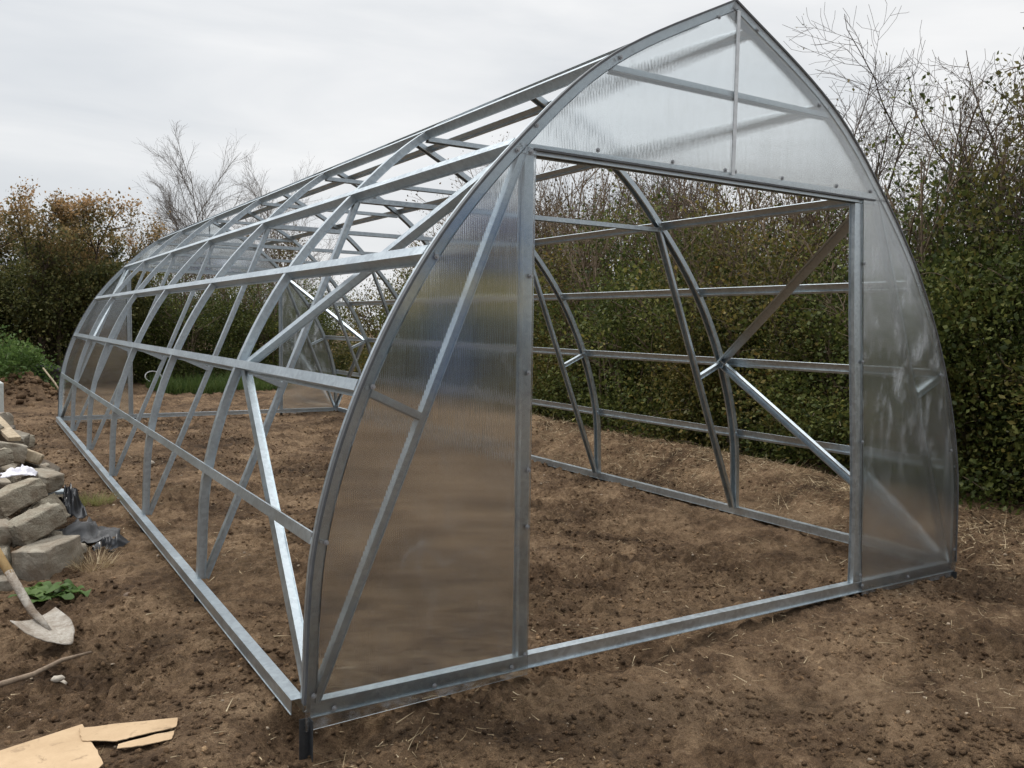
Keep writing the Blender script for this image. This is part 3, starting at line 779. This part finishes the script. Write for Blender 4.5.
block('concrete_block', (-3.42, 3.02, -.03), (.28, .24, .17), (R(3), R(-4), R(-8)), CON1, 'block at the left edge with the shovel handle crossing it', seed=6)
block('concrete_block', (-3.40, 2.80, -.13), (.24, .22, .14), (R(-2), R(3), R(10)), CON2, 'lowest block at the left edge, partly sunk in soil', seed=7)
block('concrete_block', (-2.86, 3.32, -.075), (.10, .12, .10), (R(5), R(6), R(20)), CON2, 'small broken block piece beside the large bottom block', seed=8)
block('concrete_slab', (-3.02, 3.75, .12), (.22, .46, .10), (R(3), R(58), R(-20)), CON1, 'weathered slab standing on edge behind the speckled block', 'slab', seed=9)
block('concrete_slab', (-3.36, 4.55, .36), (.30, .50, .06), (R(6), R(22), R(-12)), CON2, 'flat pale slab above the white rag at the left edge', 'slab', seed=10, rough=.006)
block('concrete_slab', (-3.40, 4.15, .33), (.28, .34, .09), (R(5), R(12), R(14)), CON2, 'flat slab at the left edge, level with the white rag', 'slab', seed=11, rough=.006)
block('concrete_slab', (-2.95, 4.22, .20), (.22, .12, .03), (R(3), R(5), R(18)), simple('blue_grey_slate', (.33, .37, .39), .7), 'thin blue grey tile lying behind the black plastic', 'tile', seed=12, rough=.003)
block('concrete_block', (-3.07, 5.02, .385), (.22, .34, .10), (R(-10), R(24), R(-10)), WOOD, 'pale square cut timber end above the rubble', 'timber', seed=13, rough=.004).name = 'timber_block'
block('concrete_block', (-3.30, 6.5, .40), (.36, .26, .20), (R(0), R(4), R(-8)), CON3, 'dark box like block at the top of the rubble pile', seed=14)
block('concrete_block', (-3.00, 5.9, .10), (.40, .5, .16), (R(8), R(30), R(-12)), CON3, 'dark earthy block behind the plank', seed=15)
def plank(a, b_, wd, th, label):
    a, b_ = Vector(a), Vector(b_); t = (b_-a).normalized(); sd = t.cross(Vector((0, 0, 1))).normalized(); n = sd.cross(t)
    MBX = MB(); rings = []
    for k in range(9):
        p = a.lerp(b_, k/8) + n*.004*math.sin(k*1.7); rings.append([p+sd*wd*u+n*th*v for u, v in ((-.5, -.5), (.5, -.5), (.5, .5), (-.5, .5))])
    tag(MBX.prism(rings).build('plank', WOOD, bevel=.003), label, 'plank')
plank((-3.40, 6.1, .74), (-3.17, 5.1, .52), .10, .035, 'pale weathered plank sloping down over the rubble pile')

for k, (bx_, by_, bz_, rz_, ry_) in enumerate([(-3.40, 4.42, .44, 30, -10), (-3.30, 4.86, .46, 8, 12), (-3.47, 5.25, .56, 50, -6), (-3.22, 5.62, .46, -20, 14), (-3.18, 6.15, .38, 15, 8), (-3.36, 6.75, .50, -35, -8), (-3.13, 4.52, .24, 40, 20), (-3.08, 5.15, .22, -15, 25), (-2.98, 4.72, .06, 25, 12), (-3.02, 5.75, .08, 60, -10)]):
    block('concrete_block', (bx_, by_, bz_), (.34+.06*(k % 3), .22, .13+.03*(k % 2)), (R(-8+5*(k % 4)), R(ry_), R(rz_)), (CON1, CON2)[k % 2], 'broken grey block in the back part of the rubble pile, behind the white rag', 'block', seed=40+k, group='blocks in the back of the rubble pile')
lv, lf = ico2(); r9 = np.random.default_rng(90); lm = None
for k in range(16):
    px_, py_ = -3.50+.52*r9.random(), 3.0+3.2*r9.random(); sz_ = .05+.07*r9.random()
    if lm is None or k % 4 == 0:
        P = lv*(1+.45*(r9.random((len(lv), 1))-.5))*np.array([1, .8, .65]); P = np.clip(P, -.72, .72)
        o = mesh_arrays('rubble_lump', P, lf, (CON1, CON2)[k // 4 % 2]); lm = o.data
    else:
        o = link('rubble_lump', lm)
    o.location = (px_, py_, gz(px_, py_)+sz_*.45+.06*(px_ < -3.3)); o.scale = (sz_,)*3; o.rotation_euler = (r9.random(), r9.random(), r9.random()*6)
    tag(o, 'small broken concrete lump wedged in the rubble pile at the left', 'rubble', 'broken lumps in the rubble pile')
# white rag
def crumple(name, cx, cy, cz, sx, sy, amp, mat, seed, label, cat, n=26, lift=0.0, tilt=(0, 0), sag=None):
    u = np.linspace(-1, 1, n); U, V = np.meshgrid(u, u, indexing='ij'); U = U.ravel(); V = V.ravel()
    wob = 1 + .22*noise(np.arctan2(V, U)*1.3+seed, U*0+seed, None, seed)
    x = U*sx*wob; y = V*sy*wob
    rid = 1-np.abs(noise(U*1.7+seed, V*1.7, None, seed)); rid2 = 1-np.abs(noise(U*4+seed, V*3, None, seed+2))
    z = amp*(rid**2 + .45*rid2**2) + tilt[0]*x + tilt[1]*y
    r = np.hypot(U, V); z = z*np.clip(1.35-r, .12, 1) if sag is None else z
    P = np.stack([x+cx, y+cy, z+cz], 1); I = np.arange(n*n).reshape(n, n)
    F = np.stack([I[:-1, :-1], I[1:, :-1], I[1:, 1:], I[:-1, 1:]], -1).reshape(-1, 4)
    o = mesh_arrays(name, P, F, mat, smooth=True)
    m = o.modifiers.new('thick', 'SOLIDIFY'); m.thickness = .004
    tag(o, label, cat); return o
crumple('rag', -3.19, 3.86, .405, .13, .085, .06, simple('white_cloth', (.74, .72, .76), .85, 0, .1, 20, .1), 3, 'crumpled white rag lying on the concrete blocks', 'rag')
BLACK = simple('black_plastic', (.018, .018, .020), .32, 0, .3, 12, .15, .6)
crumple('plastic_sheet', -2.84, 4.15, .02, .10, .16, .20, BLACK, 5, 'upright fold of black plastic against the rubble pile', 'plastic sheet')
GREYPL = simple('dusty_black_plastic', (.055, .053, .052), .4, 0, .4, 10, .2, .5)
crumple('plastic_sheet', -2.76, 3.78, -.10, .24, .20, .13, GREYPL, 8, 'dusty grey black plastic sheet spread beside the rubble pile', 'plastic sheet')
crumple('plastic_sheet', -2.62, 3.42, -.13, .15, .09, .10, BLACK, 12, 'small shiny black plastic scrap nearest the greenhouse', 'plastic sheet')

# shovel
sh = empty('shovel', (-3.06, 1.45, gz(-3.06, 1.45)))
tag(sh, 'long handled shovel with pale wooden shaft and muddy steel blade resting on the soil', 'shovel')
STEEL = mat_concrete('muddy_steel', (.22, .19, .155), (.56, .53, .48), .35)
ax = Vector((-.30, .52, .0)).normalized(); sd = Vector((ax.y, -ax.x, 0))
g0 = Vector((0, 0, .03))
rows = []; nu = 11; nv = 13
for i in range(nv):
    t = i/(nv-1); wv = .055 + .070*min(1, t/.55)**.7 if t < .9 else .125
    row = []
    for j in range(nu):
        q = -1 + 2*j/(nu-1)
        tip = .06*(1-t)**2*abs(q)**1.5
        row.append(g0 + ax*(t*.31 + tip) + sd*(q*wv) + Vector((0, 0, .012 + .075*t + .030*abs(q)**2*(.4+.6*t))))
    rows.append(row)
V = [p for r_ in rows for p in r_]; F = [(i*nu+j, i*nu+j+1, (i+1)*nu+j+1, (i+1)*nu+j) for i in range(nv-1) for j in range(nu-1)]
b = MB().add(V, F).build('blade', STEEL, sh, True); m = b.modifiers.new('thick', 'SOLIDIFY'); m.thickness = .004
s0 = g0 + ax*.17 + Vector((0, 0, .050)); s1 = g0 + ax*.32 + Vector((0, 0, .125)); up = Vector((ax.x, ax.y, .93)).normalized()
MB().tube([s0, s0*.5+s1*.5+Vector((0, 0, .006)), s1, s1+up*.14, s1+up*.27], [.008, .017, .021, .023, .024], 10).build('socket', STEEL, sh, True)
SHAFT = mat_bark('pale_ash_shaft', (.50, .33, .15), (.66, .46, .23), 14)
MB().tube([s1+up*.25, s1+up*.6, s1+up*1.1], [.0235, .0225, .020], 12).build('shaft', SHAFT, sh, True)

# fallen stick
MB().tube([(-3.62, .88, gz(-3.6, .9)+.02), (-3.42, 1.03, gz(-3.4, 1.04)+.03), (-3.25, 1.12, gz(-3.25, 1.12)+.025), (-3.12, 1.25, gz(-3.1, 1.25)+.03), (-2.98, 1.34, gz(-2.98, 1.34)+.02)], [.016, .015, .013, .011, .006], 8).build('stick', mat_bark('dry_stick', (.16, .115, .08), (.30, .23, .165), 25), None, True)
tag(bpy.data.objects['stick'], 'bent dry brown stick lying on the soil below the shovel', 'stick')

# torn board pieces
BOARD = mat_board()
def board(outline, z, th, label, tilt=(0, 0), seed=0):
    r = np.random.default_rng(seed); pts = []
    for (a, b_), (c, d_) in zip(outline, outline[1:]+outline[:1]):
        for k in range(6):
            t = k/6; pts.append((a+(c-a)*t + r.normal()*.0018, b_+(d_-b_)*t + r.normal()*.0018))
    cx = sum(p[0] for p in pts)/len(pts); cy = sum(p[1] for p in pts)/len(pts)
    f = lambda x, y, e: Vector((x, y, z + tilt[0]*(x-cx) + tilt[1]*(y-cy) + e))
    o = MB().prism([[f(x, y, 0) for x, y in pts], [f(x, y, th) for x, y in pts]]).build('torn_board', BOARD)
    tag(o, label, 'board'); return o
board([(-3.60, .36), (-3.10, .50), (-3.09, .33), (-3.07, .08), (-3.2, -.12), (-3.75, -.05)], -.119, .004, 'larger tan board at the lower left with dirt on its face', (.02, -.03), 1)
board([(-3.12, .44), (-2.755, .33), (-2.775, .25), (-2.93, .25), (-3.0, .245), (-3.12, .32)], -.110, .003, 'narrow torn tan board piece overlapping the larger board', (.02, .02), 2)
board([(-3.0, .225), (-2.785, .232), (-2.81, .165), (-2.9, .165), (-3.01, .185)], -.115, .003, 'short split tan board strip below the narrow torn piece', (.0, .03), 3)

# leafy weed by the shovel, grass tuft
def weed(loc, n, Lm, W, mat, label):
    r = np.random.default_rng(5); root = empty('weed', loc); V = []; F = []
    for k in range(n):
        a = r.random()*6.283; e = .2+.9*r.random(); L_ = Lm*(.5+.7*r.random()); w = W*(.55+.7*r.random()); b0 = len(V)
        ox = np.append(r.normal(size=2)*.055, .01*r.random()); ph = r.random()*6; tw = r.normal()*.5
        for i in range(7):
            t = i/6; rr_ = L_*t; z = L_*(e*t - .75*e*t*t); ww = w*math.sin(math.pi*min(1, t*.93+.05))**.8
            a2 = a + tw*t; c = ox + np.array([math.cos(a2)*rr_, math.sin(a2)*rr_, z + .012*math.sin(ph+t*7)]); s_ = np.array([-math.sin(a), math.cos(a), 0])*ww
            V += [c-s_+(0, 0, .3*ww), c, c+s_+(0, 0, .3*ww)]
        for i in range(6):
            q = b0+i*3; F += [(q, q+1, q+4, q+3), (q+1, q+2, q+5, q+4)]
    mesh_arrays('leaves', np.array(V), np.array(F), mat, root, smooth=True)
    return tag(root, label, 'weed')
weed((-3.07, 2.42, gz(-3.07, 2.42)), 30, .15, .042, LEAF_FRESH, 'broad leaved green weed growing between the shovel and the bottom block')
def tuft(loc, n, rad, L0, mat, label):
    a = rng.random(n)*6.283; q = rad*np.sqrt(rng.random(n)); base = np.stack([np.cos(a)*q, np.sin(a)*q, np.zeros(n)], 1)
    d = np.stack([np.cos(a)*.7+rng.normal(size=n)*.3, np.sin(a)*.7+rng.normal(size=n)*.3, np.ones(n)], 1)
    L = L0*(.5+rng.random(n)); V, F = blades(base, d, L, np.full(n, .0022), -L*.35*rng.random(n), up=np.array([0, 0, 1.0]))
    o = mesh_arrays('grass_tuft', V, F, mat); o.location = loc; return tag(o, label, 'grass tuft')
TUFT = mat_leaf('tuft_blade', [(.1, (.13, .14, .04)), (.5, (.22, .22, .08)), (.9, (.36, .32, .15))])
tuft((-2.56, 5.05, gz(-2.56, 5.05)), 420, .15, .11, TUFT, 'pale green grass tuft behind the black plastic')
tuft((-2.80, 2.95, gz(-2.8, 2.95)), 160, .12, .12, DRYGRASS, 'dry straw tuft at the foot of the large bottom block')

# a few larger stones
SV, SF = ico2()
def stone(x, y, s, label, mat=STONE, seed=0):
    r = np.random.default_rng(seed); P = SV*(1+.3*(r.random((len(SV), 1))-.5))*np.array([1, .75, .55])*s
    o = mesh_arrays('stone', P, SF, mat, smooth=True); o.location = (x, y, float(ground_z(np.array([x]), np.array([y]))[0])+s*.25); o.rotation_euler.z = seed
    tag(o, label, 'stone')
BROWN = simple('brown_stone', (.17, .12, .085), .9, 0, .3, 18)
stone(-2.69, 2.20, .030, 'brown stone on the soil between the weed and the left sill', BROWN, 1)
stone(-3.14, 1.02, .030, 'pale round stone just below the fallen stick', STONE, 2)
stone(-3.16, .93, .028, 'pale stone, lower one of the two below the fallen stick', STONE, 3)
stone(.95, -.75, .030, 'white stone on the bare soil in front of the right door post', simple('white_stone', (.62, .57, .5), .8), 4)
stone(1.9, -.95, .028, 'white stone near the lower right corner of the photo', STONE, 5)
stone(-1.72, 7.4, .06, 'pale stone inside the greenhouse near the far end', STONE, 6)

# white post and white loop far away
wp = MB(); wp.box((0, 0, .36), (.10, .10, .72)); wp.add([(-.05, -.05, .72), (.05, -.05, .72), (.05, .05, .72), (-.05, .05, .72), (0, 0, .76)], [(0, 1, 4), (1, 2, 4), (2, 3, 4), (3, 0, 4)])
o = wp.build('post', simple('pale_post_paint', (.55, .57, .53), .7), None, bevel=.004); o.location = (-3.14, 11.2, -.12); tag(o, 'short pale post at the left edge in front of the green bush', 'post')
pts = [(.40+.19*math.cos(a), 19.9+.10*math.sin(a), .13+.13*math.sin(a)) for a in [k*2*math.pi/24*.82-.4 for k in range(25)]]
o = MB().tube(pts, .014, 8).build('pipe_loop', simple('white_pipe', (.72, .70, .68), .5), None, True); tag(o, 'white pipe loop lying in the weeds beyond the far end', 'pipe')
block('waste_sack', (-2.15, 17.1, .42), (.55, .35, .28), (R(4), R(8), R(20)), BLACK, 'black sack on the soil heap at the far left', 'sack', seed=30, rough=.05)
MB().tube([(-1.98, 15.3, .02), (-2.12, 15.5, .30), (-2.3, 15.8, .58)], [.018, .02, .016], 6).build('pale_pole', WOOD, None, True); tag(bpy.data.objects['pale_pole'], 'pale thin pole leaning on the soil heap', 'pole')

# shed made up behind the camera for the left panel's yellow and blue reflection
sd_ = empty('shed', (6.7, -15.0, -.12)); tag(sd_, 'yellow shed with blue curved roof and blue door, made up to colour the reflection in the left end panel', 'shed')
YEL = simple('yellow_cladding', (.62, .50, .22), .7); BLU = simple('blue_paint', (.09, .17, .42), .5)
MB().box((0, -1.5, 2.95), (3.6, 3.0, 1.9)).build('wall', YEL, sd_); MB().box((0, -1.5, 1.0), (3.7, 3.1, 2.0)).build('dark_reflection_base', simple('reflection_dark', (.03, .028, .025), .8), sd_)  # dark base added only to darken the lower part of the reflection
rf = MB(); rings = []
for y in (.12, -3.12): rings.append([Vector((1.95*math.cos(a), y, 3.75+1.1*math.sin(a))) for a in [math.pi*k/14 for k in range(15)]])
rf.prism(rings).build('roof', BLU, sd_)
MB().box((-.5, .07, 1.2), (1.3, .06, 2.4)).build('door', BLU, sd_); MB().box((0, .02, 3.2), (3.6, .06, .5)).build('band', BLU, sd_)

# ------------------------------------------------------------------ light, sky, camera
w = bpy.data.worlds.new('World'); scene.world = w; w.use_nodes = True
nt = w.node_tree; nt.nodes.clear()
def nn(t, **k):
    n = nt.nodes.new('ShaderNode'+t)
    for a, v in k.items(): setattr(n, a, v)
    return n
SUN_EL, SUN_AZ = R(54), R(308)      # azimuth clockwise from +y
sky = nn('TexSky', sky_type='NISHITA', sun_disc=False); sky.sun_elevation = SUN_EL; sky.sun_rotation = SUN_AZ; sky.dust_density = 4; sky.air_density = 1.2
bg1 = nn('Background'); bg1.inputs[1].default_value = .07; nt.links.new(sky.outputs[0], bg1.inputs[0])
tc = nn('TexCoord'); mp = nn('Mapping'); mp.inputs['Scale'].default_value = (1.0, 1.0, 4.5); nt.links.new(tc.outputs['Generated'], mp.inputs[0])
nz = nn('TexNoise'); nz.inputs['Scale'].default_value = 2.2; nz.inputs['Detail'].default_value = 5; nz.inputs['Roughness'].default_value = .5; nz.inputs['Distortion'].default_value = .4; nt.links.new(mp.outputs[0], nz.inputs['Vector'])
dot = nn('VectorMath', operation='DOT_PRODUCT'); nt.links.new(tc.outputs['Generated'], dot.inputs[0]); dot.inputs[1].default_value = (.75, .25, .55)
ma = nn('Math', operation='MULTIPLY_ADD'); nt.links.new(dot.outputs['Value'], ma.inputs[0]); ma.inputs[1].default_value = .55; nt.links.new(nz.outputs[0], ma.inputs[2])
cr = nn('ValToRGB'); nt.links.new(ma.outputs[0], cr.inputs[0])
for e, (p, c) in zip([cr.color_ramp.elements[0], cr.color_ramp.elements[1], cr.color_ramp.elements.new(.6)], [(.40, (.52, .56, .625, 1)), (1.0, (.95, .95, .96, 1)), (.68, (.74, .77, .805, 1))]):
    e.position = p; e.color = c
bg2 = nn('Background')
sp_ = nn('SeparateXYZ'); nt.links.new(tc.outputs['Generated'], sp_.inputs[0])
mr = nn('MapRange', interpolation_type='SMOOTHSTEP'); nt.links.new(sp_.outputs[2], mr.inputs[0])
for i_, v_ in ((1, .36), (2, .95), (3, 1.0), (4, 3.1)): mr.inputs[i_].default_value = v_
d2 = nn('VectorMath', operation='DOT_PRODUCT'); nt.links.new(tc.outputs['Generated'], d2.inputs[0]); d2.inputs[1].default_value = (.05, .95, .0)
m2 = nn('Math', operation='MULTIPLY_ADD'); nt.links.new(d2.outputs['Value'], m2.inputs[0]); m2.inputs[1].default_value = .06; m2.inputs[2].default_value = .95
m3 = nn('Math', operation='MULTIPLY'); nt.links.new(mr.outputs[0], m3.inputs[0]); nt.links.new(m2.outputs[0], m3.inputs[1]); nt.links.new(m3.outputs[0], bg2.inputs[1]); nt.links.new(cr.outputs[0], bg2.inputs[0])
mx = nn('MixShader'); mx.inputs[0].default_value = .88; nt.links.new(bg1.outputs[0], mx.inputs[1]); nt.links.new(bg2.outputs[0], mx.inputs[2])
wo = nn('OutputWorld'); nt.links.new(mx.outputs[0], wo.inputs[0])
sl = bpy.data.lights.new('sun', 'SUN'); sl.energy = 1.7; sl.angle = R(11); sl.color = (1, .96, .9)
so = bpy.data.objects.new('sun', sl); col.objects.link(so)
sdv = Vector((math.sin(SUN_AZ)*math.cos(SUN_EL), math.cos(SUN_AZ)*math.cos(SUN_EL), math.sin(SUN_EL)))
so.rotation_euler = sdv.to_track_quat('Z', 'Y').to_euler()

cd = bpy.data.cameras.new('camera'); cam = bpy.data.objects.new('camera', cd); col.objects.link(cam); scene.camera = cam
cd.sensor_width = 36; cd.lens = 863.719/1024*36; cd.clip_start = .05; cd.clip_end = 1000
r_ = Vector((.8484399, -.52891151, .02005849)); u_ = Vector((.01807693, .06683073, .99760056)); f_ = Vector((.52898294, .84604153, -.06626295))
M = Matrix((r_, u_, -f_)).transposed().to_4x4(); M.translation = (-3.462, -3.414, 1.574); cam.matrix_world = M

scene.view_settings.view_transform = 'Standard'; scene.view_settings.look = 'None'; scene.view_settings.exposure = 0.06; scene.view_settings.gamma = 1.0
scene.render.engine = 'CYCLES'
cy = scene.cycles; cy.max_bounces = 10; cy.transmission_bounces = 8; cy.transparent_max_bounces = 8; cy.diffuse_bounces = 3; cy.glossy_bounces = 4
